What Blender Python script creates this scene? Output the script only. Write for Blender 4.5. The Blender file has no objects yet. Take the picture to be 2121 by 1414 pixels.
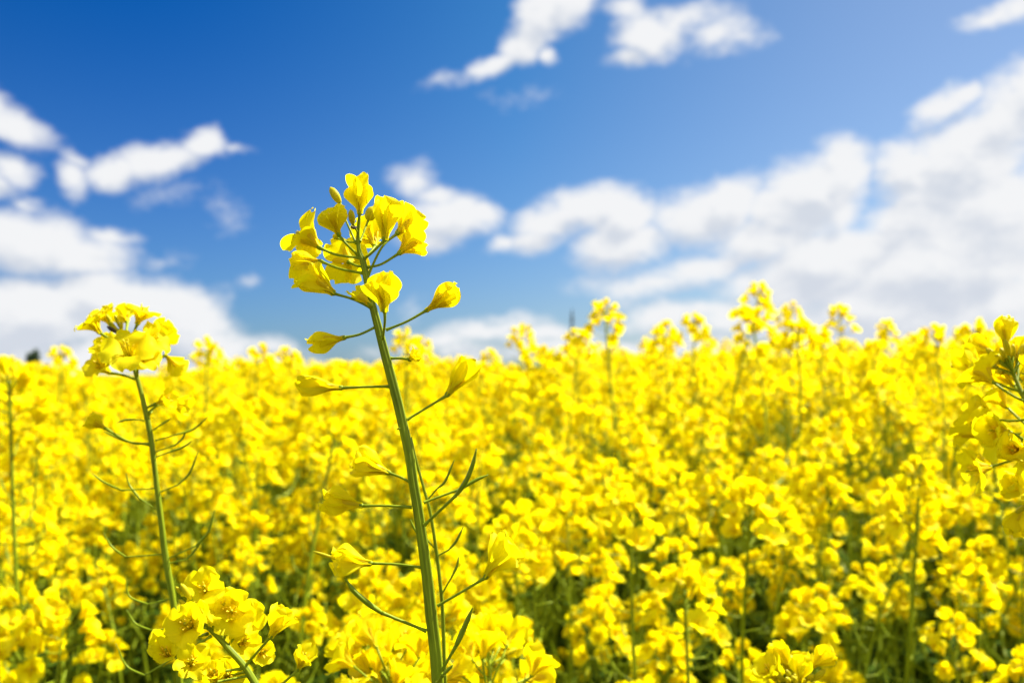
import bpy, math, random
import numpy as np
from mathutils import Vector, Matrix

# ------------------------------------------------------------------ camera, sun, sky, exposure
scene = bpy.context.scene
COL = scene.collection
FPX = 2062.0                      # focal length in pixels of the 2121 wide photograph
CAM = np.array([0.0, 0.0, 1.36])
HORIZON = 775.0
TILT = math.atan((HORIZON-707.0)/FPX)
FWD = np.array([0.0, math.cos(TILT), math.sin(TILT)])
UPV = np.array([0.0, -math.sin(TILT), math.cos(TILT)])
RGT = np.array([1.0, 0.0, 0.0])

cd = bpy.data.cameras.new('camera'); cam = bpy.data.objects.new('camera', cd); COL.objects.link(cam)
cam.location = CAM; cam.rotation_euler = (math.pi/2+TILT, 0, 0)
cd.sensor_width = 36; cd.lens = 36*FPX/2121; cd.clip_start = .01; cd.clip_end = 9000
cd.dof.use_dof = True; cd.dof.focus_distance = .302; cd.dof.aperture_fstop = 16.0
scene.camera = cam

SUN_AZ = math.radians(62)         # clockwise from the view direction (+Y): to the right
SUN_EL = math.radians(52)
sd = bpy.data.lights.new('sun', 'SUN'); sun = bpy.data.objects.new('sun', sd); COL.objects.link(sun)
sd.energy = 5.0; sd.angle = math.radians(.53); sd.color = (1, .94, .82)
sun_dir = Vector((math.sin(SUN_AZ)*math.cos(SUN_EL), math.cos(SUN_AZ)*math.cos(SUN_EL), math.sin(SUN_EL)))
sun.rotation_euler = sun_dir.to_track_quat('Z', 'Y').to_euler()
sun.location = (3, 2, 5)

vs = scene.view_settings
scene.display_settings.display_device = 'sRGB'
vs.view_transform = 'Standard'; vs.look = 'None'; vs.gamma = 1; vs.exposure = 1.42
cy = scene.cycles
cy.max_bounces = 12; cy.diffuse_bounces = 6; cy.transmission_bounces = 8; cy.glossy_bounces = 3
cy.use_denoising = True; cy.caustics_reflective = False; cy.caustics_refractive = False

def N(nt, typ, **kw):
    n = nt.nodes.new(typ)
    for k, v in kw.items():
        if k.startswith('i_'):
            key = k[2:]; key = int(key) if key.isdigit() else key
            n.inputs[key].default_value = v
        else: setattr(n, k, v)
    return n
def mth(nt, op, a, b=None, c=None, clamp=False):
    n = nt.nodes.new('ShaderNodeMath'); n.operation = op; n.use_clamp = clamp
    for i, v in enumerate((a, b, c)):
        if v is None: continue
        if hasattr(v, 'links'): nt.links.new(v, n.inputs[i])
        else: n.inputs[i].default_value = v
    return n.outputs[0]

def pix_angles(px, py):
    d = FWD + RGT*((px-1060.5)/FPX) + UPV*((707-py)/FPX)
    return math.atan2(d[0], d[1]), math.asin(d[2]/np.linalg.norm(d))

CLOUDS = [ # px, py, rx, ry, rot, strength
 (1130,20,95,60,30,1),(1165,0,75,55,20,1),(1085,85,70,45,25,.95),(1025,130,70,32,28,.85),(1146,110,24,20,0,.8),(912,160,45,32,0,.45),
 (1345,60,100,50,8,1),(1300,105,60,30,10,.9),(1420,35,110,38,0,.75),(1490,65,80,40,0,.55),(1310,15,60,25,0,.6),(1530,80,60,18,0,.4),
 (2060,28,90,26,15,.75),(2110,5,70,30,10,.7),(1100,200,60,16,20,.15),
 (20,262,90,52,-18,1),(-20,235,70,60,0,1),(12,362,58,40,0,.95),(30,425,60,20,-10,.55),(-20,390,60,40,0,.8),
 (140,362,36,45,10,.62),(150,325,50,18,-10,.55),(235,345,75,38,8,.95),(335,325,110,46,8,1.05),(430,292,58,40,10,1.0),(495,297,45,14,0,.42),(355,400,75,28,0,.30),(465,430,40,34,0,.2),
 (60,500,170,65,-4,1.1),(170,530,120,55,5,1),(235,480,75,26,5,.7),(330,540,60,22,0,.35),
 (60,660,220,95,0,1.2),(230,620,170,75,-8,1.15),(370,650,130,75,-20,1.1),(450,705,110,50,-25,1.0),(120,760,260,60,0,1),(400,760,260,35,0,1),(560,720,90,24,-15,.6),
 (515,582,22,12,20,.22),(850,372,55,45,0,.82),(900,410,60,38,-10,.85),(930,450,105,62,0,1.05),(1000,437,45,34,0,.9),(895,500,75,32,0,.75),(870,640,26,26,0,.3),
 (1040,513,50,20,25,.8),(1110,500,70,34,10,.9),(1150,455,95,48,15,1.05),(1205,425,95,50,10,1.1),(1255,420,50,42,0,.9),
 (1290,455,80,55,0,1.1),(1300,510,110,55,10,1.05),(1430,455,150,62,12,1.1),(1515,425,90,58,20,1.05),(1545,400,40,30,0,.8),(1250,500,50,40,0,.8),
 (1690,395,90,64,20,1.25),(1735,362,60,48,0,1.2),(1640,445,90,55,0,1),(1730,450,55,70,0,.9),(1600,500,120,50,10,1.0),(1440,560,190,30,14,.8),(1360,590,150,32,8,.7),(1250,600,90,25,0,.35),
 (1700,560,190,75,10,1.15),(1900,350,80,45,15,1.05),(1955,390,120,65,10,1.1),(1950,232,75,34,32,.95),(1985,200,50,28,10,.9),(2000,330,170,80,30,1.15),(2080,240,120,80,45,1.15),(2130,170,70,60,45,1),
 (1900,455,130,50,10,1.1),(1820,520,130,60,20,1.05),(2060,460,180,120,0,1.25),(1950,570,240,110,0,1.25),(1830,640,260,75,0,1.15),(1600,650,220,45,5,.95),(1420,655,180,32,5,.8),(2080,640,160,80,0,1.1),
 (2300,330,190,120,20,1.2),(2380,520,260,150,0,1.2),(2620,420,230,120,10,1.1),(2700,620,380,90,0,1.1),(2900,300,160,70,15,1),(-180,480,190,80,0,1.1),(-260,640,320,110,0,1.15),(-420,330,150,60,10,.95),(-650,560,260,90,0,1.05),
 (1010,680,140,26,8,.75),(1130,690,160,28,0,.7),(930,700,110,22,0,.55),(1300,720,500,24,0,.8),(1030,655,70,14,5,.45),
]

world = bpy.data.worlds.new('World'); scene.world = world; world.use_nodes = True
nt = world.node_tree; nt.nodes.clear(); L = nt.links.new
# clouds as a node group: direction angles -> density
grp = bpy.data.node_groups.new('cloud_density', 'ShaderNodeTree')
grp.interface.new_socket('P', in_out='INPUT', socket_type='NodeSocketVector')
grp.interface.new_socket('D', in_out='OUTPUT', socket_type='NodeSocketFloat')
gi = grp.nodes.new('NodeGroupInput'); go = grp.nodes.new('NodeGroupOutput')
nz = N(grp, 'ShaderNodeTexNoise', i_Scale=9.0, i_Detail=4.0, i_Roughness=.55)
nz.noise_dimensions = '3D'; grp.links.new(gi.outputs[0], nz.inputs['Vector'])
sb = N(grp, 'ShaderNodeVectorMath', operation='SUBTRACT'); sb.inputs[1].default_value = (.5, .5, .5); grp.links.new(nz.outputs['Color'], sb.inputs[0])
sc_ = N(grp, 'ShaderNodeVectorMath', operation='SCALE'); sc_.inputs['Scale'].default_value = .055; grp.links.new(sb.outputs[0], sc_.inputs[0])
ad = N(grp, 'ShaderNodeVectorMath', operation='ADD'); grp.links.new(gi.outputs[0], ad.inputs[0]); grp.links.new(sc_.outputs[0], ad.inputs[1])
cur = None
for (px, py, rx, ry, rot, st) in CLOUDS:
    a, e = pix_angles(px, py)
    a1, e1 = pix_angles(px+10, py); a2, e2 = pix_angles(px, py-10)
    kx = abs(a1-a)/10; ky = abs(e2-e)/10
    big = 1.16 if px > 1560 and py > 300 else (.94 if px < 1300 and py < 460 else 1.)
    m = N(grp, 'ShaderNodeMapping', vector_type='TEXTURE')
    m.inputs['Location'].default_value = (a, e, 0); m.inputs['Rotation'].default_value = (0, 0, math.radians(rot)); m.inputs['Scale'].default_value = (rx*kx*1.34*big, ry*ky*1.34*big, 1)
    if cur is None: grp.links.new(ad.outputs[0], m.inputs['Vector'])
    else:   # evaluate the blobs one after another (keeps the shader stack small)
        q = N(grp, 'ShaderNodeVectorMath', operation='MULTIPLY_ADD'); grp.links.new(cur, q.inputs[0]); q.inputs[1].default_value = (1e-7,)*3
        grp.links.new(ad.outputs[0], q.inputs[2]); grp.links.new(q.outputs[0], m.inputs['Vector'])
    g = N(grp, 'ShaderNodeVectorMath', operation='LENGTH'); grp.links.new(m.outputs[0], g.inputs[0])
    v = mth(grp, 'MULTIPLY_ADD', g.outputs['Value'], -st, st)
    if cur is None: cur = v
    else: cur = mth(grp, 'SMOOTH_MAX', cur, v, .06)
n2 = N(grp, 'ShaderNodeTexNoise', i_Scale=21.0, i_Detail=7.0, i_Roughness=.6)
m2 = N(grp, 'ShaderNodeMapping'); m2.inputs['Scale'].default_value = (.75, 1.15, 1); grp.links.new(gi.outputs[0], m2.inputs['Vector']); grp.links.new(m2.outputs[0], n2.inputs['Vector'])
d0 = mth(grp, 'MULTIPLY_ADD', n2.outputs['Fac'], 1.3, -.65)
d1 = mth(grp, 'ADD', cur, d0)
grp.links.new(d1, go.inputs[0])

tc = N(nt, 'ShaderNodeTexCoord'); sep = N(nt, 'ShaderNodeSeparateXYZ'); L(tc.outputs['Generated'], sep.inputs[0])
az = mth(nt, 'ARCTAN2', sep.outputs[0], sep.outputs[1]); el = mth(nt, 'ARCSINE', sep.outputs[2])
cmb = N(nt, 'ShaderNodeCombineXYZ'); L(az, cmb.inputs[0]); L(el, cmb.inputs[1])
gA = nt.nodes.new('ShaderNodeGroup'); gA.node_tree = grp; L(cmb.outputs[0], gA.inputs[0])
off = N(nt, 'ShaderNodeVectorMath', operation='ADD'); off.inputs[1].default_value = (.010, .020, 0); L(cmb.outputs[0], off.inputs[0])
gB = nt.nodes.new('ShaderNodeGroup'); gB.node_tree = grp; L(off.outputs[0], gB.inputs[0])
alpha = N(nt, 'ShaderNodeMapRange', interpolation_type='SMOOTHSTEP'); L(gA.outputs[0], alpha.inputs[0])
alpha.inputs[1].default_value = -.02; alpha.inputs[2].default_value = .68
shade = N(nt, 'ShaderNodeMapRange', interpolation_type='SMOOTHSTEP'); L(mth(nt, 'MULTIPLY_ADD', mth(nt, 'SUBTRACT', gB.outputs[0], gA.outputs[0]), 1.15, mth(nt, 'MULTIPLY', gA.outputs[0], .42)), shade.inputs[0])
shade.inputs[1].default_value = .0; shade.inputs[2].default_value = .75
ccol = N(nt, 'ShaderNodeMix', data_type='RGBA'); L(shade.outputs[0], ccol.inputs[0])
CB = 5.95
ccol.inputs[6].default_value = (.97*CB, .98*CB, 1.0*CB, 1); ccol.inputs[7].default_value = (.71*CB, .76*CB, .85*CB, 1)
sky = N(nt, 'ShaderNodeTexSky', sky_type='NISHITA'); sky.sun_disc = False
sky.sun_elevation = SUN_EL; sky.sun_rotation = SUN_AZ; sky.air_density = 1.0; sky.dust_density = .3; sky.ozone_density = 3.0
# real skies deepen away from the sun: deep blue high on the left, pale towards the sun and the horizon
dt = N(nt, 'ShaderNodeMapRange', interpolation_type='SMOOTHSTEP'); L(mth(nt, 'ABSOLUTE', mth(nt, 'ADD', az, .5)), dt.inputs[0]); dt.inputs[1].default_value = .1; dt.inputs[2].default_value = 1.0
de = N(nt, 'ShaderNodeMapRange', interpolation_type='SMOOTHSTEP'); L(el, de.inputs[0]); de.inputs[1].default_value = -.02; de.inputs[2].default_value = .42
topc = nt.nodes.new('ShaderNodeValToRGB'); L(dt.outputs[0], topc.inputs[0]); tce = topc.color_ramp.elements
tce[0].color = (.0, 0.250, 0.610, 1); tce[1].color = (0.695, 0.717, 0.761, 1); tce = topc.color_ramp.elements.new(.42); tce.color = (0.161, 0.476, 0.717, 1)
lowc = N(nt, 'ShaderNodeMix', data_type='RGBA'); L(dt.outputs[0], lowc.inputs[0])
lowc.inputs[6].default_value = (0.242, 0.410, 0.681, 1); lowc.inputs[7].default_value = (0.622, 0.659, 0.747, 1)
tint = N(nt, 'ShaderNodeMix', data_type='RGBA'); L(de.outputs[0], tint.inputs[0]); L(lowc.outputs[2], tint.inputs[6]); L(topc.outputs[0], tint.inputs[7])
mul = N(nt, 'ShaderNodeMix', data_type='RGBA', blend_type='MULTIPLY'); mul.inputs[0].default_value = 1; L(sky.outputs[0], mul.inputs[6]); L(tint.outputs[2], mul.inputs[7])
# broken bright cloud added out of view (beside, above, behind) as neutral fill light
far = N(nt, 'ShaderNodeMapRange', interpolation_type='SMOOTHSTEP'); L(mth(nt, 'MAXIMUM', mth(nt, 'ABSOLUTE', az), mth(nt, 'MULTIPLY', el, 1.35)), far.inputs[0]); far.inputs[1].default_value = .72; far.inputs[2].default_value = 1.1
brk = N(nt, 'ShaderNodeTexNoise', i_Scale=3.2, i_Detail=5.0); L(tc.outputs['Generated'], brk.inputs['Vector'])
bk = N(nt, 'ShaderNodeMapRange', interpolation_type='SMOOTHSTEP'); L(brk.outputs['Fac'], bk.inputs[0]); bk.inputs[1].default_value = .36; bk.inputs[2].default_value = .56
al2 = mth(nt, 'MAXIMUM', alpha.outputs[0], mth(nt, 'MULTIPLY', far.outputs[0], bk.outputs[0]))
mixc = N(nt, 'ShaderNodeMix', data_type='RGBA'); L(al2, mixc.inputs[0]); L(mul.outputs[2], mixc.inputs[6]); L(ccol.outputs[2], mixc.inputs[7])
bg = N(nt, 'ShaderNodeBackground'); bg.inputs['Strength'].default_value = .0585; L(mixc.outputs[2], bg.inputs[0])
wo = N(nt, 'ShaderNodeOutputWorld'); L(bg.outputs[0], wo.inputs[0])
world.cycles.sampling_method = 'MANUAL'; world.cycles.sample_map_resolution = 512

def P(px, py, d):
    """World point seen at a pixel of the photograph, d metres in front of the camera."""
    return CAM + d*(FWD + RGT*((px-1060.5)/FPX) + UPV*((707-py)/FPX))

# ------------------------------------------------------------------ materials
def mat(name, rough=.5, spec=.4):
    m = bpy.data.materials.new(name); m.use_nodes = True
    b = m.node_tree.nodes['Principled BSDF']; b.inputs['Roughness'].default_value = rough
    b.inputs['Specular IOR Level'].default_value = spec
    return m, m.node_tree, b
def ramp(t, fac, cols):
    r = t.nodes.new('ShaderNodeValToRGB'); e = r.color_ramp.elements
    e[0].position, e[0].color = cols[0][0], (*cols[0][1], 1); e[1].position, e[1].color = cols[-1][0], (*cols[-1][1], 1)
    for p, c in cols[1:-1]:
        k = e.new(p); k.color = (*c, 1)
    t.links.new(fac, r.inputs[0]); return r.outputs[0]
def attr(t, name='st'):
    a = t.nodes.new('ShaderNodeAttribute'); a.attribute_name = name; return a

def petal_mat(name, c_lo, c_hi, claw, detail):
    m, t, b = mat(name, .6, .12)
    oi = t.nodes.new('ShaderNodeObjectInfo'); st = attr(t)
    s = t.nodes.new('ShaderNodeSeparateXYZ'); t.links.new(st.outputs['Vector'], s.inputs[0])   # x across, y along, z per-flower random
    r1 = mth(t, 'FRACT', mth(t, 'ADD', s.outputs[2], oi.outputs['Random']))
    base = ramp(t, r1, [(0, c_lo), (1, c_hi)])
    cl = N(t, 'ShaderNodeMapRange'); t.links.new(s.outputs[1], cl.inputs[0]); cl.inputs[1].default_value = .05; cl.inputs[2].default_value = .5; cl.inputs[3].default_value = .75; cl.inputs[4].default_value = 0
    mx = N(t, 'ShaderNodeMix', data_type='RGBA'); t.links.new(cl.outputs[0], mx.inputs[0]); t.links.new(base, mx.inputs[6]); mx.inputs[7].default_value = (*claw, 1)
    col = mx.outputs[2]
    if detail:
        # veins fan out from the claw
        w = N(t, 'ShaderNodeTexNoise', i_Scale=1.0, i_Detail=3.0)
        mp = N(t, 'ShaderNodeMapping'); mp.inputs['Scale'].default_value = (16, 2.2, 3); t.links.new(st.outputs['Vector'], mp.inputs[0]); t.links.new(mp.outputs[0], w.inputs['Vector'])
        mm = N(t, 'ShaderNodeMix', data_type='RGBA', blend_type='MULTIPLY'); mm.inputs[0].default_value = 1
        vr = ramp(t, w.outputs['Fac'], [(.35, (.95, .94, .85)), (.62, (1, 1, 1))])
        t.links.new(col, mm.inputs[6]); t.links.new(vr, mm.inputs[7]); col = mm.outputs[2]
        bp = N(t, 'ShaderNodeBump', i_Strength=.22, i_Distance=.0003); t.links.new(w.outputs['Fac'], bp.inputs['Height']); t.links.new(bp.outputs[0], b.inputs['Normal'])
    t.links.new(col, b.inputs['Base Color'])
    tr = t.nodes.new('ShaderNodeBsdfTranslucent'); t.links.new(col, tr.inputs[0])
    ms = N(t, 'ShaderNodeMixShader', i_0=.55); t.links.new(b.outputs[0], ms.inputs[1]); t.links.new(tr.outputs[0], ms.inputs[2])
    t.links.new(ms.outputs[0], t.nodes['Material Output'].inputs[0])
    return m
M_PETAL = petal_mat('petal', (.94, .82, .002), (.95, .88, .003), (.90, .78, .003), True)
M_PETALF = petal_mat('petal_field', (.94, .81, .002), (.95, .88, .003), (.90, .76, .003), False)

def green_mat(name, c0, c1, trans=.0, rough=.45, scale=(14, 260, 1), spec=.15):
    m, t, b = mat(name, rough, spec)
    st = attr(t); mp = N(t, 'ShaderNodeMapping'); mp.inputs['Scale'].default_value = scale; t.links.new(st.outputs['Vector'], mp.inputs[0])
    w = N(t, 'ShaderNodeTexNoise', i_Scale=1.0, i_Detail=4.0); t.links.new(mp.outputs[0], w.inputs['Vector'])
    col = ramp(t, w.outputs['Fac'], [(.3, c0), (.7, c1)])
    t.links.new(col, b.inputs['Base Color'])
    bp = N(t, 'ShaderNodeBump', i_Strength=.3, i_Distance=.0004); t.links.new(w.outputs['Fac'], bp.inputs['Height']); t.links.new(bp.outputs[0], b.inputs['Normal'])
    if trans:
        tr = t.nodes.new('ShaderNodeBsdfTranslucent'); t.links.new(col, tr.inputs[0])
        ms = N(t, 'ShaderNodeMixShader', i_0=trans); t.links.new(b.outputs[0], ms.inputs[1]); t.links.new(tr.outputs[0], ms.inputs[2])
        t.links.new(ms.outputs[0], t.nodes['Material Output'].inputs[0])
    return m
M_STEM = green_mat('stem_green', (.13, .18, .003), (.27, .35, .009), .0, .5, (7, 10, 1), .2)
M_PED = green_mat('pedicel_green', (.19, .27, .006), (.32, .40, .012), .15, .5, (3, 60, 1))
M_SEPAL = green_mat('sepal_yellow_green', (.72, .58, .004), (.86, .66, .005), .4, .45, (6, 4, 1))
M_BUD = green_mat('bud_green_yellow', (.40, .40, .006), (.70, .58, .006), .2, .45, (6, 3, 1))
M_POD = green_mat('pod_green', (.16, .24, .006), (.30, .38, .012), .1, .45, (4, 40, 1))
M_LEAF = green_mat('leaf_green', (.02, .042, .003), (.055, .095, .006), .25, .8, (5, 8, 1), .03)
M_ANTHER, _t, _b = mat('anther_ochre', .6); _b.inputs['Base Color'].default_value = (.92, .68, .01, 1)
M_BROWN, _t, _b = mat('withered_brown', .8); _b.inputs['Base Color'].default_value = (.05, .03, .015, 1)
MATS = [M_PETAL, M_PETALF, M_STEM, M_PED, M_SEPAL, M_BUD, M_POD, M_LEAF, M_ANTHER, M_BROWN]
PET, PETF, STEM, PED, SEP, BUD, POD, LEAF, ANT, BRN = range(10)

# ------------------------------------------------------------------ mesh buffers
class Buf:
    def __init__(s): s.v = []; s.f = []; s.m = []; s.st = []; s.n = 0
    def add(s, v, f, m, st):
        v = np.asarray(v, float); f = np.asarray(f, int)
        s.v.append(v); s.f.append(f+s.n); s.m.append(np.full(len(f), m)); s.st.append(np.asarray(st, float)); s.n += len(v)
    def merge(s, o, M=None, rnd=None):
        if not o.n: return
        v, f, m, st = o.flat()
        if M is not None: v = v@M[:3, :3].T + M[:3, 3]
        if rnd is not None: st = st.copy(); st[:, 2] = rnd
        s.v.append(v); s.f.append(f+s.n); s.m.append(m); s.st.append(st); s.n += len(v)
    def flat(s):
        if len(s.v) != 1:
            s.v = [np.concatenate(s.v)]; s.f = [np.concatenate(s.f)]; s.m = [np.concatenate(s.m)]; s.st = [np.concatenate(s.st)]
        return s.v[0], s.f[0], s.m[0], s.st[0]
    def mesh(s, name, swap=None):
        v, f, m, st = s.flat()
        used = sorted(set(m.tolist())); remap = np.zeros(len(MATS), int)
        me = bpy.data.meshes.new(name)
        for i, u in enumerate(used): remap[u] = i; me.materials.append(MATS[u])
        me.vertices.add(len(v)); me.vertices.foreach_set('co', v.astype('f').ravel())
        me.loops.add(len(f)*4); me.loops.foreach_set('vertex_index', f.astype('i').ravel())
        me.polygons.add(len(f)); me.polygons.foreach_set('loop_start', (np.arange(len(f))*4).astype('i'))
        me.polygons.foreach_set('material_index', remap[m].astype('i')); me.polygons.foreach_set('use_smooth', np.ones(len(f), bool))
        a = me.attributes.new('st', 'FLOAT_VECTOR', 'POINT'); a.data.foreach_set('vector', st.astype('f').ravel())
        me.update(calc_edges=True); return me

def link(name, buf_or_mesh, parent=None, M=None):
    me = buf_or_mesh.mesh(name) if isinstance(buf_or_mesh, Buf) else buf_or_mesh
    o = bpy.data.objects.new(name, me); COL.objects.link(o)
    if parent is not None: o.parent = parent
    if M is not None: o.matrix_basis = Matrix(M.tolist())
    return o
def empty(name, loc=(0, 0, 0)):
    o = bpy.data.objects.new(name, None); COL.objects.link(o); o.location = loc; o.empty_display_size = .05; return o
def tag(o, label=None, cat=None, group=None, kind=None):
    if label: o['label'] = label
    if cat: o['category'] = cat
    if group: o['group'] = group
    if kind: o['kind'] = kind
    return o

def grid_faces(nu, nv, wrap=False):
    # nu points per row, nv rows
    i = np.arange(nv-1)[:, None]*nu; j = np.arange(nu if wrap else nu-1)[None, :]
    j2 = (j+1) % nu
    return np.stack([i+j, i+j2, i+nu+j2, i+nu+j], -1).reshape(-1, 4)
def norm(a): return a/(np.linalg.norm(a)+1e-12)
def spline(ctrl, n):
    c = np.asarray(ctrl, float); k = len(c)
    if k == 2: t = np.linspace(0, 1, n)[:, None]; return c[0]*(1-t)+c[1]*t
    seg = np.linalg.norm(np.diff(c[:, :3], axis=0), axis=1); u = np.concatenate([[0], np.cumsum(seg)]); u /= u[-1]
    p = np.vstack([2*c[0]-c[1], c, 2*c[-1]-c[-2]]); out = []
    for t in np.linspace(0, 1, n):
        i = min(max(np.searchsorted(u, t, side='right')-1, 0), k-2); x = (t-u[i])/max(u[i+1]-u[i], 1e-9)
        a, b, cc, d = p[i:i+4]
        out.append(.5*((2*b)+(cc-a)*x+(2*a-5*b+4*cc-d)*x*x+(3*b-a-3*cc+d)*x**3))
    return np.array(out)
def tube(buf, path, rad, m, sides=8, ribs=0, amp=.1, rnd=.5):
    path = np.asarray(path, float); n = len(path); rad = np.broadcast_to(np.asarray(rad, float), n)
    T = np.gradient(path, axis=0); T /= np.linalg.norm(T, axis=1)[:, None]+1e-12
    a = np.array([0, 0, 1.]) if abs(T[0][2]) < .9 else np.array([1., 0, 0])
    u = norm(np.cross(T[0], a)); th = np.arange(sides)/sides*2*np.pi
    prof = 1+amp*np.cos(ribs*th) if ribs else np.ones(sides)
    vs_, st = [], []; s = 0
    for i in range(n):
        u = norm(u-T[i]*np.dot(u, T[i])); w = np.cross(T[i], u)
        if i: s += np.linalg.norm(path[i]-path[i-1])
        vs_.append(path[i]+rad[i]*prof[:, None]*(np.cos(th)[:, None]*u+np.sin(th)[:, None]*w))
        st.append(np.stack([np.abs(th/np.pi-1), np.full(sides, s*10), np.full(sides, rnd)], 1))
    f = grid_faces(sides, n, True)
    v = np.vstack(vs_); st = np.vstack(st)
    # end cap: a closing ring pulled to the axis
    v = np.vstack([v, path[-1]+T[-1]*rad[-1]*.3, path[0]]); st = np.vstack([st, st[-1], st[0]])
    k = (n-1)*sides; e = n*sides; caps = [[k+j, k+(j+1) % sides, k+(j+2) % sides, e] for j in range(0, sides-1, 2)]
    buf.add(v, np.vstack([f, caps]), m, st)
def sm(x): x = np.clip(x, 0, 1); return x*x*(3-2*x)

def petal(buf, rng, Lp, Wp, a0, a1, cup=.25, ruf=.06, nu=9, nv=12, curl=0., notch=.06, m=PET, twist=0., rnd=.5, asym=0.):
    """Petal growing from the flower centre along +Z and leaning towards +X. Angles from the axis in degrees."""
    nf = 48; tt = np.linspace(0, 1, nf)
    th = np.radians(a0+(a1-a0)*sm((tt-.18)/.55)+curl*sm((tt-.6)/.4)); ds = Lp/(nf-1)
    x = np.concatenate([[0], np.cumsum(np.sin(th)[:-1]*ds)])+.0006; z = np.concatenate([[0], np.cumsum(np.cos(th)[:-1]*ds)])
    t = 1-(1-np.linspace(0, 1, nv))**1.6
    X = np.interp(t, tt, x); Z = np.interp(t, tt, z); TH = np.interp(t, tt, th)
    w = (.17+.83*sm((t-.10)/.58))*np.sqrt(np.clip(1-np.clip((t-.62)/.40, 0, 1)**2.6, .004, 1))*Wp/2
    u = np.linspace(-1, 1, nu)[None, :]; T = t[:, None]
    W = w[:, None]
    ph = rng.uniform(0, 6.28, 6)
    edge = (np.abs(u)**1.6)*T
    nrm = -cup*W*(u**2)*(.35+.65*sm(T/.5))+ruf*Wp*edge*(np.sin(7*T+ph[0]+u*2)+.6*np.sin(13*T+ph[1]-3*u))+ruf*Wp*.8*T**3*np.sin(5*u+ph[2])+.06*Wp*np.sin(3*u+ph[5])*T*T
    nrm = nrm-.05*Wp*(1-u**2)*T   # midrib trough
    back = -notch*Lp*np.exp(-(u/.28)**2)*sm((T-.8)/.2)+.04*Lp*sm((T-.7)/.3)*np.sin(4*u+ph[3])+asym*Lp*u*sm((T-.6)/.4)*.3
    s, c = np.sin(TH)[:, None], np.cos(TH)[:, None]
    px = X[:, None]+s*back+c*nrm; pz = Z[:, None]+c*back-s*nrm
    py = W*u*(1-.12*cup*u**2)+0*X[:, None]+asym*Lp*.25*T*T
    if twist:
        tw = math.radians(twist)*sm(T); dx = 0; py, nn = py*np.cos(tw), py*np.sin(tw); px = px+c*nn; pz = pz-s*nn
    v = np.stack([px, py, pz], -1).reshape(-1, 3)
    st = np.stack([np.broadcast_to(u, (nv, nu)), np.broadcast_to(T, (nv, nu)), np.full((nv, nu), rnd)], -1).reshape(-1, 3)
    buf.add(v, grid_faces(nu, nv), m, st)
def rotz(a): c, s = math.cos(a), math.sin(a); return np.array([[c, -s, 0, 0], [s, c, 0, 0], [0, 0, 1, 0], [0, 0, 0, 1.]])
def roty(a): c, s = math.cos(a), math.sin(a); return np.array([[c, 0, s, 0], [0, 1, 0, 0], [-s, 0, c, 0], [0, 0, 0, 1.]])
def frame(origin, z, roll=0., scale=1.):
    z = norm(np.asarray(z, float)); a = np.array([0, 0, 1.]) if abs(z[2]) < .95 else np.array([0, 1., 0])
    x = norm(np.cross(a, z)); y = np.cross(z, x)
    M = np.eye(4); M[:3, 0] = x; M[:3, 1] = y; M[:3, 2] = z; M = M@rotz(roll); M[:3, :3] *= scale; M[:3, 3] = origin; return M
def centre(buf, rng, Lp, lod=2, spread=1.):
    """Receptacle, six stamens with anthers and the pistil."""
    tube(buf, [(0, 0, -.0006), (0, 0, .0), (0, 0, .0009), (0, 0, .0013)], [.0004, .0008, .0008, .0003], PED, 8 if lod == 2 else 5)
    tube(buf, spline([(0, 0, .001), (0, .0002, .55*Lp), (.0002, .0003, .72*Lp)], 5), [.0005, .00055, .0005, .00035, .0005], BUD, 6 if lod == 2 else 4)
    if lod < 1: return
    for k in range(6):
        a = k*math.pi/3+.2; r = .09*Lp*(1.0 if k % 3 else 1.5)*spread*.75; h = Lp*(.62 if k % 3 else .45)*rng.uniform(.92, 1.08); c, s = math.cos(a), math.sin(a)
        tube(buf, spline([(c*.0006, s*.0006, .001), (c*r, s*r, h*.6), (c*r*1.5, s*r*1.5, h)], 4), .00017, PETF, 4)
        e = np.array((c*r*1.5, s*r*1.5, h)); q = np.array((c*.4, s*.4, 1.))
        tube(buf, [e-q*.0002, e+q*.0003, e+q*.0011, e+q*.0017], [.0001, .0003, .00028, .0001], ANT, 5)
def sepal(buf, rng, Lp, a, m=SEP, lod=2):
    petal(buf, rng, Lp*.62, Lp*.24, a*.6, a, .55, .02, 5 if lod else 3, 7 if lod else 3, curl=-6, notch=0, m=m)

def flower_buf(rng, Lp, Wp, opn, lod, m):
    """Whole flower as one buffer; opn 0 closed bell .. 1 flat open."""
    b = Buf(); nu, nv = {2: (7, 9), 1: (5, 6), 0: (3, 4)}[lod]
    for k in range(4):
        a1 = 8+opn*74+rng.uniform(-9, 9); pb = Buf()
        petal(pb, rng, Lp*rng.uniform(.92, 1.06), Wp*rng.uniform(.9, 1.08), 6+14*opn, a1, rng.uniform(.1, .4)+.35*(1-opn), .07, nu, nv, curl=rng.uniform(-25, 25), m=m, rnd=.5)
        b.merge(pb, rotz(k*math.pi/2+rng.uniform(-.15, .15)))
    for k in range(4):
        sb_ = Buf(); sepal(sb_, rng, Lp, 14+opn*34, lod=lod); b.merge(sb_, rotz(k*math.pi/2+.785))
    centre(b, rng, Lp, {2: 2, 1: 1, 0: 0}[lod], .35+.65*opn)
    return b
def bud_buf(L_, R_, lod=2):
    b = Buf(); n = 7 if lod else 4
    t = np.linspace(0, 1, n); r = R_*np.sqrt(np.clip(np.sin(np.pi*(.08+.87*t)), 0, 1))
    r[-1] *= .5
    tube(b, np.stack([0*t, 0*t, t*L_], 1), r, BUD, 8 if lod == 2 else 5, 4 if lod == 2 else 0, .06); return b

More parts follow.
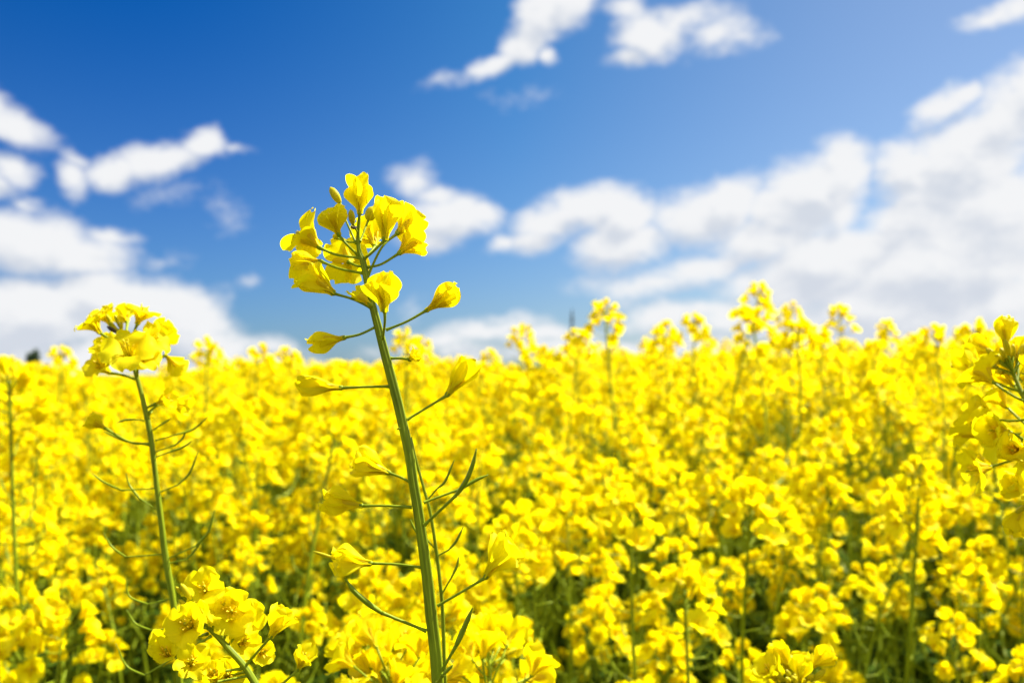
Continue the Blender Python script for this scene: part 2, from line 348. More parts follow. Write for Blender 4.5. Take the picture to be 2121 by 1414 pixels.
# template flowers for the crop
def templates(lod, m, seed):
    rng = np.random.default_rng(seed)
    return {'bell': [flower_buf(rng, .0134, .0112, rng.uniform(.05, .25), lod, m) for _ in range(3)],
            'open': [flower_buf(rng, .0140, .0130, rng.uniform(.6, 1.), lod, m) for _ in range(5 if lod else 4)],
            'mid': [flower_buf(rng, .0136, .0122, rng.uniform(.3, .6), lod, m) for _ in range(3)]}

def raceme(rng, T, lod, nfl, nbud, npod, Lr, bend=.02, size=1., axr=.0016):
    """Flower head: axis, flowers on pedicels at the top, buds in the middle, young pods below. Base at the origin, +Z up."""
    b = Buf(); seg = 9 if lod == 2 else 5
    bx, by = rng.normal(0, bend, 2)
    ax = spline([(0, 0, 0), (bx*.3, by*.3, Lr*.5), (bx, by, Lr)], 14)
    tube(b, ax, np.linspace(axr, axr*.5, 14), STEM, 6 if lod == 2 else 4)
    az_ = lambda z: np.array([np.interp(z, ax[:, 2], ax[:, i]) for i in range(3)])
    g = rng.uniform(0, 6.28)
    for i in range(nfl):
        q = i/max(nfl-1, 1); g += 2.39996+rng.normal(0, .2); z = Lr-.003-q*.032*size-rng.uniform(0, .004)
        el_ = math.radians(20+62*q**.75+rng.normal(0, 6)); Lpd = (.008+.011*q**.7)*rng.uniform(.85, 1.15)*size
        o = az_(z); d = np.array([math.cos(g)*math.sin(el_), math.sin(g)*math.sin(el_), math.cos(el_)])
        e1 = o+d*Lpd; d2 = norm(d*.9+np.array([0, 0, .25])+rng.normal(0, .12, 3)); e = e1+d2*.002
        tube(b, spline([o, o+d*Lpd*.6-np.array([0, 0, .0006]), e], 4), .0005, PED, 5 if lod == 2 else 3)
        kind = 'bell' if q < .22 else ('mid' if q < .4 else 'open')
        if rng.random() < .12: kind = 'mid'
        t = T[kind][rng.integers(len(T[kind]))]
        face = norm(d2*.75+np.array([0, 0, rng.uniform(-.1, .55)])+rng.normal(0, .22, 3))
        b.merge(t, frame(e, face, rng.uniform(0, 6.28), size*rng.uniform(.88, 1.15)), rng.random())
    bb = [bud_buf(.0065, .0013, lod), bud_buf(.0045, .0011, lod), bud_buf(.003, .0009, lod)]
    for i in range(nbud):
        g += 2.39996; q = i/max(nbud-1, 1); el_ = math.radians(8+45*q); o = az_(Lr-.002-.004*q)
        d = np.array([math.cos(g)*math.sin(el_), math.sin(g)*math.sin(el_), math.cos(el_)]); e = o+d*(.002+.007*q)
        tube(b, [o, e], .0004, PED, 3); b.merge(bb[0 if q > .6 else (1 if q > .3 else 2)], frame(e, d), rng.random())
    for i in range(npod):
        g += 2.39996+rng.normal(0, .15); q = i/max(npod-1, 1); z = Lr-.048*size-q*(Lr-.05)
        if z < .005: break
        el_ = math.radians(72+rng.normal(0, 8)); o = az_(z); d = np.array([math.cos(g)*math.sin(el_), math.sin(g)*math.sin(el_), math.cos(el_)])
        Lpd = .014+.004*q; Lp = (.006+.026*q)*rng.uniform(.8, 1.2); e = o+d*Lpd; up = np.array([0, 0, 1.]); e2 = e+norm(d+up*.7)*Lp*.5; e3 = e2+norm(d*.5+up)*Lp*.5
        tube(b, spline([o, e], 3), .0005, PED, 4 if lod else 3)
        if rng.random() < .9: tube(b, spline([e, e2, e3], 6 if lod else 4), np.interp(np.linspace(0, 1, 6 if lod else 4), [0, .15, .75, 1], [.0005, .0009, .0008, .0002]), POD, 5 if lod else 3)
    return b
def leaf_buf(rng, Ll, Wl, droop=40, lod=1):
    b = Buf(); petal(b, rng, Ll, Wl, 25, 60+droop, -.25, .05, 5, 9 if lod else 5, curl=20, notch=-.15, m=LEAF, rnd=rng.random())
    return b

def plant_parts(seed, T, lod, H=1.22, nbr=4, nfl=(12, 18), main_lr=.2, slim=False):
    """Returns stem buffer, [flower head (buf, matrix)], [leaf (buf, matrix)] for a plant whose main head tops out near H."""
    rng = np.random.default_rng(seed)
    lx, ly = rng.normal(0, .035, 2)
    stem = Buf(); heads = []; leaves = []
    top = np.array([lx, ly, H-main_lr])
    ctrl = [(0, 0, 0), (lx*.1+rng.normal(0, .006), ly*.1+rng.normal(0, .006), H*.35), (lx*.55, ly*.55, H*.62), top]
    path = spline(ctrl, 22 if lod else 12)
    tube(stem, path, np.linspace(.0058, .0028 if slim else .0019, len(path)), STEM, 8 if lod == 2 else 5, 0)
    at = lambda z: np.array([np.interp(z, path[:, 2], path[:, i]) for i in range(3)])
    tdir = norm(path[-1]-path[-2])
    hb = raceme(rng, T, lod, int(rng.integers(*nfl)), 9 if lod else 5, 0 if main_lr < .08 else int(main_lr/.013), main_lr, size=1.05, axr=.0026 if slim else .0016)
    heads.append((hb, frame(top, tdir)))
    g = rng.uniform(0, 6.28)
    for i in range(nbr):
        g += 2.39996+rng.normal(0, .3); z = H*(.60+.24*i/max(nbr-1, 1))+rng.uniform(-.03, .03); o = at(min(z, top[2]-.01))
        reach = rng.uniform(.05, .11)*(.8 if slim else 1); lr = rng.uniform(.06, .13)
        zt = H*rng.uniform(.80, .985) if not slim else H*rng.uniform(.8, .9)
        end = np.array([o[0]+math.cos(g)*reach, o[1]+math.sin(g)*reach, max(zt-lr, o[2]+.03)])
        mid = o*.5+end*.5+np.array([math.cos(g), math.sin(g), -.3])*reach*.28
        bp_ = spline([o, mid, end], 10 if lod else 6)
        tube(stem, bp_, np.linspace(.0024, .0015, len(bp_)), STEM, 6 if lod else 4)
        heads.append((raceme(rng, T, lod, int(rng.integers(*nfl)), 8 if lod else 4, int(lr/.014), lr, size=rng.uniform(.85, 1.02)), frame(end, bp_[-1]-bp_[-2])))
        ll = leaf_buf(rng, rng.uniform(.05, .09), rng.uniform(.012, .022), 20, lod); leaves.append((ll, frame(o, (0, 0, 1.), g)))
    for i in range(6):
        g += 2.39996; z = H*(.18+.42*i/5)
        leaves.append((leaf_buf(rng, rng.uniform(.12, .2), rng.uniform(.035, .06), 30, lod), frame(at(z), (0, 0, 1.), g)))
    return stem, heads, leaves

# ------------------------------------------------------------------ ground, hills, far trees, church
def simple_obj(name, v, f, m, parent=None):
    me = bpy.data.meshes.new(name); me.from_pydata([tuple(map(float, p)) for p in v], [], f); me.materials.append(m); me.update()
    o = bpy.data.objects.new(name, me); COL.objects.link(o); o.parent = parent; return o
M_SOIL, t, b = mat('soil', .95, .1)
tcn = N(t, 'ShaderNodeTexCoord'); n1 = N(t, 'ShaderNodeTexNoise', i_Scale=6.0, i_Detail=6.0); t.links.new(tcn.outputs['Object'], n1.inputs['Vector'])
t.links.new(ramp(t, n1.outputs['Fac'], [(.35, (.03, .035, .012)), (.6, (.065, .055, .03))]), b.inputs['Base Color'])
xs = np.concatenate([-np.geomspace(4500, 1, 24), [0], np.geomspace(1, 4500, 24)])
gx, gy = np.meshgrid(xs, xs); gz = np.random.default_rng(3).normal(0, .012, gx.shape)*(np.hypot(gx, gy) < 60)
ground = simple_obj('ground', np.stack([gx, gy, gz], -1).reshape(-1, 3), grid_faces(len(xs), len(xs)).tolist(), M_SOIL); tag(ground, kind='structure')

M_HILL, t, b = mat('distant_woodland', .95, .05)
tcn = N(t, 'ShaderNodeTexCoord'); n1 = N(t, 'ShaderNodeTexNoise', i_Scale=.012, i_Detail=5.0); t.links.new(tcn.outputs['Object'], n1.inputs['Vector'])
t.links.new(ramp(t, n1.outputs['Fac'], [(.4, (.06, .10, .07)), (.6, (.14, .19, .11))]), b.inputs['Base Color'])
rg = np.random.default_rng(5)
ang = np.linspace(-1.1, 1.1, 160); rows = []
hh = 5+6*np.sin(ang*5+1)+5*np.sin(ang*11+2)+2.2*np.sin(ang*37)+rg.normal(0, .8, 160); hh = np.clip(hh, 1.5, None)*1.3
for r, k in ((1500, 0), (1620, .7), (1800, 1), (2300, .9), (3000, 0)):
    rows.append(np.stack([np.sin(ang)*r, np.cos(ang)*r, hh*k*r/1500-.2], 1))
hills = simple_obj('hills', np.vstack(rows), grid_faces(160, 5).tolist(), M_HILL); tag(hills, kind='structure')

M_SLATE, t, b = mat('slate', .6); b.inputs['Base Color'].default_value = (.10, .13, .14, 1)
M_RENDER, t, b = mat('pale_render', .9); b.inputs['Base Color'].default_value = (.42, .40, .36, 1)
M_DARKWIN, t, b = mat('louvre_dark', .7); b.inputs['Base Color'].default_value = (.04, .04, .045, 1)
def prism(c, half, z0, z1, top=1., n=4, rot=math.pi/4):
    v = []; 
    for z, k in ((z0, 1), (z1, top)):
        for i in range(n):
            a = rot+i*2*math.pi/n; r = half*k/math.cos(math.pi/n); v.append((c[0]+r*math.cos(a), c[1]+r*math.sin(a), z))
    f = [[i, (i+1) % n, n+(i+1) % n, n+i] for i in range(n)]+[list(range(n))[::-1], list(range(n, 2*n))]
    return v, f
def join(parts):
    V, F = [], []
    for v, f in parts: F += [[i+len(V) for i in q] for q in f]; V += v
    return V, F
cx, cyy = P(1185, 700, 620)[:2]
ch = empty('church', (cx, cyy, 0)); tag(ch, 'distant church tower with thin dark spire poking above the yellow crop', 'church')
simple_obj('tower', *join([prism((0, 0), 2.9, 0, 25), prism((0, 0), 3.1, 24.2, 25)]), M_RENDER, ch)
simple_obj('spire', *join([prism((0, 0), 3.3, 25, 26.5, .62, 8), prism((0, 0), 2.05, 26.5, 29.5, .5, 8), prism((0, 0), 1.0, 29.5, 33.5, .55, 8), prism((0, 0), .95, 33.5, 36.5, .9, 8), prism((0, 0), .85, 36.5, 42.8, .12, 8)]), M_SLATE, ch)
for sx in (-1, 1):
    w = simple_obj('belfry_window', *prism((0, 0), .6, 19.5, 22.5), M_DARKWIN, ch); w.location = (sx*1.1, -2.75, 0)
v, f = prism((0, 0), 1, 0, 1); nv_ = [(-7, 3, 0), (7, 3, 0), (7, 20, 0), (-7, 20, 0), (-7, 3, 9), (7, 3, 9), (7, 20, 9), (-7, 20, 9)]
simple_obj('nave', nv_, [[0, 1, 5, 4], [1, 2, 6, 5], [2, 3, 7, 6], [3, 0, 4, 7]], M_RENDER, ch)
simple_obj('roof', [(-7.4, 2.9, 8.8), (7.4, 2.9, 8.8), (7.4, 20.3, 8.8), (-7.4, 20.3, 8.8), (0, 2.9, 15), (0, 20.3, 15)], [[0, 4, 5, 3], [1, 2, 5, 4], [0, 1, 4], [2, 3, 5]], M_SLATE, ch)

M_BARK, t, b = mat('bark', .9); b.inputs['Base Color'].default_value = (.09, .07, .05, 1)
M_TREE, t, b = mat('tree_foliage', .8, .2)
oi = t.nodes.new('ShaderNodeObjectInfo'); g_ = N(t, 'ShaderNodeNewGeometry')
t.links.new(ramp(t, g_.outputs['Random Per Island'], [(0, (.03, .06, .025)), (1, (.08, .13, .05))]), b.inputs['Base Color'])
def far_tree(px, d, h, w, label, seed):
    r = np.random.default_rng(seed); x, y = P(px, 700, d)[:2]
    e = empty('tree', (x, y, 0)); tag(e, label, 'tree', 'trees beyond the crop on the horizon')
    bt = Buf(); tube(bt, spline([(0, 0, 0), (.1, 0, h*.3), (.05, .1, h*.85)], 6), np.linspace(.3, .05, 6)*h/12, STEM, 7)
    for k in range(6):
        a = k*1.1; z = h*(.3+.08*k); tube(bt, spline([(0, 0, z), (math.cos(a)*w*.25, math.sin(a)*w*.25, z+h*.12)], 4), np.linspace(.12, .03, 4)*h/12, STEM, 5)
    vt, ft, _, _ = bt.flat(); simple_obj('trunk', vt, ft.tolist(), M_BARK, e)
    n = 2600; cl = r.normal(0, 1, (14, 3)); cl /= np.linalg.norm(cl, axis=1)[:, None]; cl *= r.uniform(.3, .75, (14, 1))
    c = cl[r.integers(0, 14, n)]+r.normal(0, .17, (n, 3)); c = c*[w/2, w/2, h*.36]+[0, 0, h*.62]
    u = r.normal(0, 1, (n, 3)); u /= np.linalg.norm(u, axis=1)[:, None]; q = np.cross(u, r.normal(0, 1, (n, 3))); q /= np.linalg.norm(q, axis=1)[:, None]; s = .028*h
    V = np.stack([c-u*s, c-q*s*.6, c+u*s, c+q*s*.6], 1).reshape(-1, 3); F = np.arange(4*n).reshape(-1, 4)
    simple_obj('crown', V, F.tolist(), M_TREE, e)
far_tree(71, 330, 10.6, 5.0, 'small dark tree on the horizon behind the crop at the far left', 1)
far_tree(84, 420, 5.5, 9, 'low broad dark bush on the horizon just right of the small dark tree', 2)
far_tree(550, 500, 5.6, 12, 'low bluish tree on the horizon left of the tall sharp plant', 3)
far_tree(1120, 560, 6.5, 13, 'low bluish tree on the horizon left of the church spire', 4)
far_tree(1840, 520, 9.5, 12, 'low bluish tree on the horizon below the right hand clouds', 5)

# ------------------------------------------------------------------ plants built flower by flower
def rel(o, parent, Mw):
    pl = np.eye(4); pl[:3, 3] = -np.array(parent.get('_w', (0, 0, 0)))
    o.parent = parent; o.matrix_basis = Matrix((pl@Mw).tolist())
class Plant:
    def __init__(s, name, label, cat, base, group=None):
        s.root = empty(name, base); s.base = np.array(base); tag(s.root, label, cat, group)
        s.n = 0
    def put(s, name, buf, label=None):
        """buffer in world coordinates -> part"""
        b2 = Buf(); M = np.eye(4); M[:3, 3] = -s.base; b2.merge(buf, M); o = link(name, b2, s.root)
        if label: tag(o, label)
        return o
    def stem(s, pts, widths, sides=12, ribs=5, ground=True, name='stem'):
        """pts: (px,py,d); widths in px; carried on to the ground"""
        w = [P(*p) for p in pts]; r = [wi*p[2]/FPX/2 for wi, p in zip(widths, pts)]
        c = spline(np.hstack([np.array(w), np.array(r)[:, None]]), 8*len(w))
        if ground:
            e = w[-1]; k = norm(w[-1]-w[-2]); g = s.base; rr = r[-1]
            low = [e, e+k*.04, np.array([(e+k*.12)[0]*.75+g[0]*.25, (e+k*.12)[1]*.75+g[1]*.25, e[2]*.8]), np.array([g[0], g[1], e[2]*.4]), g]
            c = np.vstack([c, spline(np.hstack([np.array(low), np.array([rr, rr, rr*1.15, rr*1.35, rr*1.6])[:, None]]), 40)[1:]])
        b = Buf(); tube(b, c[:, :3], np.maximum(c[:, 3], .0002), STEM, sides, ribs, .10); return s.put(name, b)
    def stalk(s, name, pts, w=5.0, m=PED, w1=None, knob=True):
        c = spline([P(*p) for p in pts], 14); d = pts[0][2]; w1 = w1 or w
        r = np.linspace(w, w1, 14)*d/FPX/2
        if knob: r = r*(1+.55*np.exp(-np.linspace(0, 14, 14)**1.2)+.45*np.exp(-np.linspace(9, 0, 14)))
        b = Buf(); tube(b, c, r, m, 8, 0); return b
    def flower(s, base, tip, attach, L=None, W=.72, a1=18, roll=0., seed=0, via=None, a0=7, cup=.35, ruf=.06, sep=14, petals=None, curl=0, label=None, pw=5.2, center=True):
        rng = np.random.default_rng(1000+seed); B = P(*base); T = P(*tip); d = base[2]
        Lm = (L*d/FPX) if L else np.linalg.norm(T-B)
        Mw = frame(B, T-B, math.radians(roll))
        cb = Buf(); centre(cb, rng, Lm, 2, np.clip(a1/45, .3, 1)) if center else tube(cb, [(0, 0, -.0006), (0, 0, 0), (0, 0, .0012)], [.0004, .0009, .0003], PED, 8)
        o = link('flower', cb)
        Ml = Mw.copy(); Ml[:3, 3] -= s.base; o.parent = s.root; o.matrix_basis = Matrix(Ml.tolist())
        if label: tag(o, label)
        for k in range(4):
            q = dict(a1=a1+rng.uniform(-6, 6), L=rng.uniform(.93, 1.05), W=W*rng.uniform(.92, 1.08), cup=cup*.55, curl=curl+rng.uniform(-12, 8), ang=k*90+rng.uniform(-9, 9), a0=a0, tw=0, asym=rng.uniform(-.02, .02), ruf=ruf*.9); q['W'] *= 1.32
            if petals and k < len(petals) and petals[k] is not None:
                q.update(petals[k])
                if 'W' in petals[k]: q['W'] *= 1.32
            if q.get('skip'): continue
            pb = Buf(); petal(pb, rng, Lm*q['L'], Lm*q['W'], q['a0'], q['a1'], q['cup'], q['ruf'], 13, 19, curl=q['curl'], m=PET, twist=q['tw'], rnd=rng.random(), asym=q['asym'])
            link('petal', pb, o, rotz(math.radians(q['ang'])))
        for k in range(4):
            pb = Buf(); sepal(pb, rng, Lm*rng.uniform(.92, 1.05), sep+rng.uniform(-5, 9), lod=2)
            link('sepal', pb, o, rotz(math.radians(45+90*k+rng.uniform(-8, 8))))
        if attach:
            pts = [attach]+([via] if via else [])+[base]; pb = s.stalk('pedicel', pts, pw)
            # express in the flower's frame
            b2 = Buf(); b2.merge(pb, np.linalg.inv(Mw)); link('pedicel', b2, o)
        s.n += 1; return o
    def bud(s, base, tip, width, attach=None, via=None, pw=4.2):
        B, T = P(*base), P(*tip); Mw = frame(B, T-B, .6); Lb = np.linalg.norm(T-B)
        bb = bud_buf(Lb, width*base[2]/FPX/2, 2); Ml = Mw.copy(); Ml[:3, 3] -= s.base
        o = link('bud', bb, s.root, Ml)
        if attach:
            b2 = Buf(); b2.merge(s.stalk('pedicel', [attach]+([via] if via else [])+[base], pw), np.linalg.inv(Mw)); link('pedicel', b2, o)
        return o
    def pod(s, attach, joint, pts, w=9, pw=5.5, name='seed_pod'):
        c = spline([P(*p) for p in [joint]+pts], 16); d = joint[2]
        r = np.interp(np.linspace(0, 1, 16), [0, .08, .3, .75, .9, 1], np.array([.6, .85, 1, .85, .45, .3]))*w*d/FPX/2
        b = Buf(); tube(b, c, r, POD, 8, 4, .08); o = s.put(name, b)
        if attach:
            pb = Buf(); M = np.eye(4); M[:3, 3] = -s.base; pb.merge(s.stalk('pedicel', [attach, joint], pw), M); link('pedicel', pb, o)
        return o

D = .300
# --- the tall sharp plant
hb = P(930, 1414, D); hero = Plant('rapeseed_plant', 'tall sharp rapeseed plant with a thick ribbed green stem reaching into the blue sky', 'plant', (hb[0]+.03, hb[1]+.03, 0))
hero.stem([(744.5, 446, D), (741.6, 484, D), (743.5, 518, D), (752, 542, D), (759.6, 580, D), (771, 630, D), (784, 680, D), (798, 735, D), (812, 787, D), (824, 834, D), (836, 886, D), (848, 940, D), (856, 996, D), (865.5, 1054, D), (876, 1127, D), (885, 1195, D), (893, 1272, D), (902, 1348, D), (907, 1418, D)],
          [6, 7.5, 9, 12.5, 13.5, 15, 17, 18.5, 19.5, 20, 20, 20.5, 20.5, 21, 22, 23, 24.5, 25, 25], 30, 6)
F = hero.flower
b_ = D-.006; f_ = D+.006; ff = D+.012
F((744.7, 443, D), (741, 361, D-.001), None, W=.70, a1=15, roll=0, seed=1, cup=.42, petals=[dict(ang=-22, a1=17, L=1.04, W=.56, cup=.3, curl=2), dict(ang=62, a1=9, L=.72), dict(ang=205, a1=21, L=1.04, W=.64, cup=.3, curl=-6), dict(ang=275, a1=10, L=.70, W=.6)], sep=7)
hero.bud((704, 420, f_), (684, 388, f_), 19, (738, 505, D), (716, 455, D+.003))
F((702, 487, D-.003), (678, 424, D-.006), (741, 528, D), L=62, W=.80, a1=16, roll=50, seed=2, via=(719, 507, D-.003), petals=[dict(a1=35, L=1.0, W=.85, curl=25), dict(a1=12), dict(a1=26, L=.9), dict(a1=8, L=.8)], cup=.5)
hero.bud((731, 464, D-.002), (726, 434, D-.003), 15, (742, 484, D)); hero.bud((763, 456, f_), (774, 428, f_), 24, (746, 500, D))
F((797, 497, D-.006), (806, 408, D-.007), (755, 536, D), L=88, W=.66, a1=13, roll=0, seed=3, via=(773, 521, D-.004), cup=.4, petals=[dict(ang=-30, a1=20, L=.95, W=.5, curl=10), dict(ang=50, a1=14, L=.92), dict(ang=140, a1=13, L=.98), dict(ang=240, a1=12, L=1.02, W=.72, cup=.3)], sep=9)
F((822, 484, D+.004), (868, 440, D+.012), (762, 571, D), L=70, W=.62, a1=44, roll=15, seed=4, via=(791, 512, D-.001), petals=[dict(a1=30), dict(a1=60, curl=20), dict(a1=50), dict(a1=70, curl=30)], sep=30)
F((826, 525, D+.002), (866, 494, D+.006), (760, 554, D), L=68, W=.60, a1=50, roll=40, seed=5, via=(790, 547, D+.002), petals=[dict(a1=75, L=.95), dict(a1=38, curl=35, L=1.05), dict(a1=62, L=.9), dict(a1=30, curl=-20)], sep=34)
F((777, 510, ff), (762, 470, ff+.008), (751, 540, D), L=78, W=.62, a1=52, roll=10, seed=6, via=(763, 528, f_), sep=30)
F((663, 514, D+.002), (628, 480, D+.004), (745, 534, D), L=78, W=.52, a1=48, roll=85, seed=7, via=(698, 528, D+.001), petals=[dict(a1=62, L=1.12, cup=.6), dict(a1=28), dict(a1=70, L=1.05, cup=.6), dict(a1=55, L=.7)], sep=36, curl=12)
F((666, 542, D+.004), (622, 548, D+.008), (752, 566, D), L=72, W=.58, a1=38, roll=30, seed=8, via=(706, 557, D+.001), petals=[dict(a1=45), dict(a1=30, L=1.05), dict(a1=35), dict(a1=52, curl=20)], sep=26, ruf=.09)
F((723, 543, D+.007), (706, 527, D+.024), (757, 553, D), L=66, W=.74, a1=78, roll=35, seed=9, a0=25, via=(741, 551, D+.003), sep=50, cup=.1)
F((652, 493, D+.012), (634, 520, D+.02), None, L=52, W=.6, a1=45, roll=0, seed=21)
hero.bud((634, 497, D+.003), (612, 480, D+.002), 8, (663, 514, D+.002))
hero.bud((700, 494, f_), (690, 486, f_), 14, (741, 503, D), (716, 500, D))
F((692, 608, D-.004), (634, 568, D-.006), (769, 638, D), L=78, W=.78, a1=20, roll=45, seed=10, via=(732, 620, D-.003), cup=.42, petals=[dict(a1=12), dict(a1=26, L=.95), dict(a1=22), dict(a1=44, L=1.22, W=.4, curl=28)], sep=18)
F((797, 646, D-.013), (795, 566, D-.015), (793, 702, D-.003), L=84, W=.70, a1=14, roll=8, seed=11, via=(797, 668, D-.012), cup=.5, petals=[dict(ang=-35, a1=12, W=.52), dict(ang=70, a1=9, L=1.0), dict(a1=36, L=.80, W=.95, cup=0, curl=-14, ang=228), dict(a1=10, L=.96, W=.5, ang=130)], sep=9)
F((768, 632, D-.005), (736, 603, D-.004), None, L=58, W=.5, a1=30, roll=0, seed=22, center=False, petals=[dict(skip=1), dict(skip=1), dict(a1=28), dict(a1=14)])
F((883, 643, D), (940, 603, D-.003), (800, 683, D), L=86, W=.46, a1=10, roll=20, seed=12, via=(842, 666, D-.001), cup=.5, petals=[dict(a1=14, curl=10), dict(a1=8), dict(a1=14, curl=-10), dict(a1=4, L=.9)], sep=17)
F((714, 699, D), (652, 712, D-.004), (780, 676, D), L=74, W=.50, a1=13, roll=10, seed=13, via=(746, 692, D-.001), cup=.6, petals=[None, dict(a1=6, L=1.05), None, dict(a1=16, L=.8)], sep=20)
F((848, 744, D-.002), (866, 731, D-.004), (810, 742, D), L=27, W=1.0, a1=34, roll=0, seed=14, cup=1.0, ruf=.16, curl=-70, sep=40, center=False, via=(829, 742, D-.001), pw=5)
F((708, 803, D-.001), (625, 797, D-.004), (806, 800, D), L=90, W=.42, a1=8, roll=35, seed=15, cup=.7, via=(756, 801, D-.001), petals=[None, dict(a1=4, L=1.02), None, dict(a1=3)], sep=11)
F((925, 819, D+.004), (974, 754, D+.007), (843, 869, D), L=88, W=.52, a1=14, roll=30, seed=16, cup=.5, via=(884, 844, D+.002), petals=[None, dict(a1=18, curl=12), None, dict(a1=6, L=1.05)], sep=10)
F((806, 979, D+.002), (738, 952, D+.003), (852, 1000, D), L=80, W=.6, a1=24, roll=50, seed=17, cup=.3, ruf=.13, via=(830, 988, D+.001), petals=[dict(a1=34), dict(a1=16), dict(a1=30, L=1.05), dict(a1=12)], sep=14)
F((750, 1047, D), (672, 1034, D-.002), (853, 1050, D), L=84, W=.58, a1=16, roll=15, seed=18, cup=.35, via=(802, 1047, D-.001), petals=[dict(a1=26, L=.95), None, dict(a1=20), None], sep=16, ruf=.14)
F((769, 1166, D-.001), (690, 1158, D-.003), (876, 1175, D), L=82, W=.62, a1=15, roll=30, seed=19, cup=.4, ruf=.11, via=(822, 1168, D), petals=[dict(a1=30, L=.9), None, dict(a1=18), None], sep=14)
hero.bud((700, 1158, D), (648, 1141, D), 7)
F((1005, 1196, D+.001), (1050, 1126, D+.002), (906, 1254, D), L=98, W=.56, a1=21, roll=25, seed=20, cup=.35, via=(958, 1224, D), petals=[dict(a1=30, L=.95), dict(a1=12, L=1.05), dict(a1=14), dict(a1=44, L=.8)], sep=15, ruf=.14)
hero.pod((879, 1087, D-.002), (944, 1026, D-.004), [(964, 998, D-.005), (979, 962, D-.005), (987, 929, D-.005)], 10, 6)
hero.pod((878, 1040, D+.002), (957, 1011, D+.006), [(985, 994, D+.007), (1011, 983, D+.008)], 7, 5)
hero.pod((883, 1306, D-.001), (790, 1268, D-.003), [(760, 1247, D-.004), (732, 1222, D-.004), (714, 1196, D-.004)], 11, 6.5)
hero.pod((909, 1398, D-.001), (944, 1338, D-.002), [(962, 1298, D-.002), (979, 1258, D-.002)], 11, 6)
hero.pod((906, 1414, D-.004), (918, 1396, D-.006), [(928, 1386, D-.006), (938, 1376, D-.006)], 7, 7)
hero.pod(None, (829, 887, D-.002), [(825, 888, D-.002), (822, 889, D-.002)], 4)
w_ = Buf(); tube(w_, spline([P(729, 470, D-.004), P(733, 473, D-.005), P(737, 470, D-.004)], 5), .0004, BRN, 6); hero.put('withered_scale', w_)

# --- thin companion stem just behind the tall one
D5 = .335; hb = P(930, 1414, D5); thin = Plant('rapeseed_plant', 'thin green side plant rising close behind the right of the tall sharp stem', 'plant', (hb[0]+.01, hb[1]+.03, 0))
thin.stem([(852, 905, D5), (862, 952, D5), (878, 1012, D5), (891, 1060, D5), (903, 1135, D5), (911, 1200, D5), (917, 1270, D5), (922, 1418, D5)], [3.5, 5, 6, 6.5, 7, 7.5, 8, 8], 10, 0)
for (a_, j_, e1, e2) in [((885, 1035), (905, 1012), (922, 996), (941, 952)), ((907, 1150), (930, 1138), (945, 1120), (960, 1090)), ((915, 1230), (938, 1190), (947, 1170), (950, 1152)), ((905, 1140), (880, 1112), (862, 1100), (850, 1076))]:
    thin.pod((*a_, D5), (*j_, D5), [(*e1, D5), (*e2, D5)], 5, 3.4)

# --- left plant, a little behind the sharp one
D2 = .405; hb = P(385, 1414, D2); left = Plant('rapeseed_plant', 'soft rapeseed plant left of the tall sharp one, with many thin curved pods', 'plant', (hb[0]+.02, hb[1]+.03, 0))
left.stem([(259, 690, D2), (262, 712, D2), (272, 745, D2), (284, 782, D2), (295, 824, D2), (304, 862, D2), (312, 905, D2), (318, 948, D2), (324, 1000, D2), (333, 1072, D2), (341, 1140, D2), (350, 1195, D2), (359, 1250, D2), (368, 1342, D2), (373, 1418, D2)],
          [5, 6, 8, 9, 9.5, 11, 11, 10.5, 11, 12, 13, 14, 13, 13, 13], 12, 0)
F = left.flower; e = D2
F((208, 690, e), (186, 664, e-.002), (257, 712, e), L=50, W=.8, a1=70, roll=20, seed=31, via=(232, 704, e), sep=34, curl=18)
F((228, 672, e+.006), (214, 650, e+.004), (259, 700, e), L=46, W=.8, a1=62, roll=60, seed=32, curl=14)
F((284, 672, e-.002), (294, 648, e-.002), (262, 716, e), L=54, W=.85, a1=80, roll=10, seed=33, via=(276, 690, e), sep=36, curl=20)
F((264, 668, e+.008), (252, 648, e+.012), (260, 700, e), L=42, W=.8, a1=48, roll=10, seed=34)
F((296, 716, e), (326, 700, e-.002), (268, 734, e), L=58, W=.8, a1=64, roll=0, seed=35, curl=12)
F((342, 736, e), (356, 748, e+.002), (296, 756, e), L=50, W=.7, a1=46, roll=20, seed=36, via=(320, 748, e))
F((270, 738, e-.012), (262, 712, e-.018), None, L=62, W=.82, a1=94, roll=5, seed=37, a0=35, sep=60, curl=35)
F((286, 756, e-.006), (304, 734, e-.010), (284, 780, e), L=50, W=.8, a1=72, roll=30, seed=38, sep=40, curl=25)
F((232, 736, e+.002), (216, 716, e-.002), (270, 744, e), L=50, W=.8, a1=70, roll=0, seed=39, via=(250, 742, e), curl=20)
F((228, 772, e+.004), (208, 756, e), (284, 786, e), L=54, W=.8, a1=66, roll=40, seed=40, via=(252, 776, e+.002), curl=25)
F((318, 706, e+.008), (336, 694, e+.012), (272, 742, e), L=52, W=.8, a1=60, roll=20, seed=46)
F((322, 836, e), (352, 824, e-.002), (300, 846, e), L=48, W=.6, a1=44, roll=0, seed=42)
F((350, 828, e+.006), (380, 838, e+.006), (303, 858, e), L=50, W=.6, a1=36, roll=40, seed=43, via=(322, 842, e))
F((220, 888, e), (194, 872, e-.001), (310, 920, e), L=44, W=.6, a1=34, roll=0, seed=44, via=(266, 914, e))
for (a_, b1, wd) in [((236, 676), (219, 650), 8), ((246, 674), (238, 652), 8), ((250, 690), (252, 664), 8), ((244, 684), (226, 664), 7)]: left.bud((*a_, e-.002), (*b1, e-.003), wd, (258, 694, e))
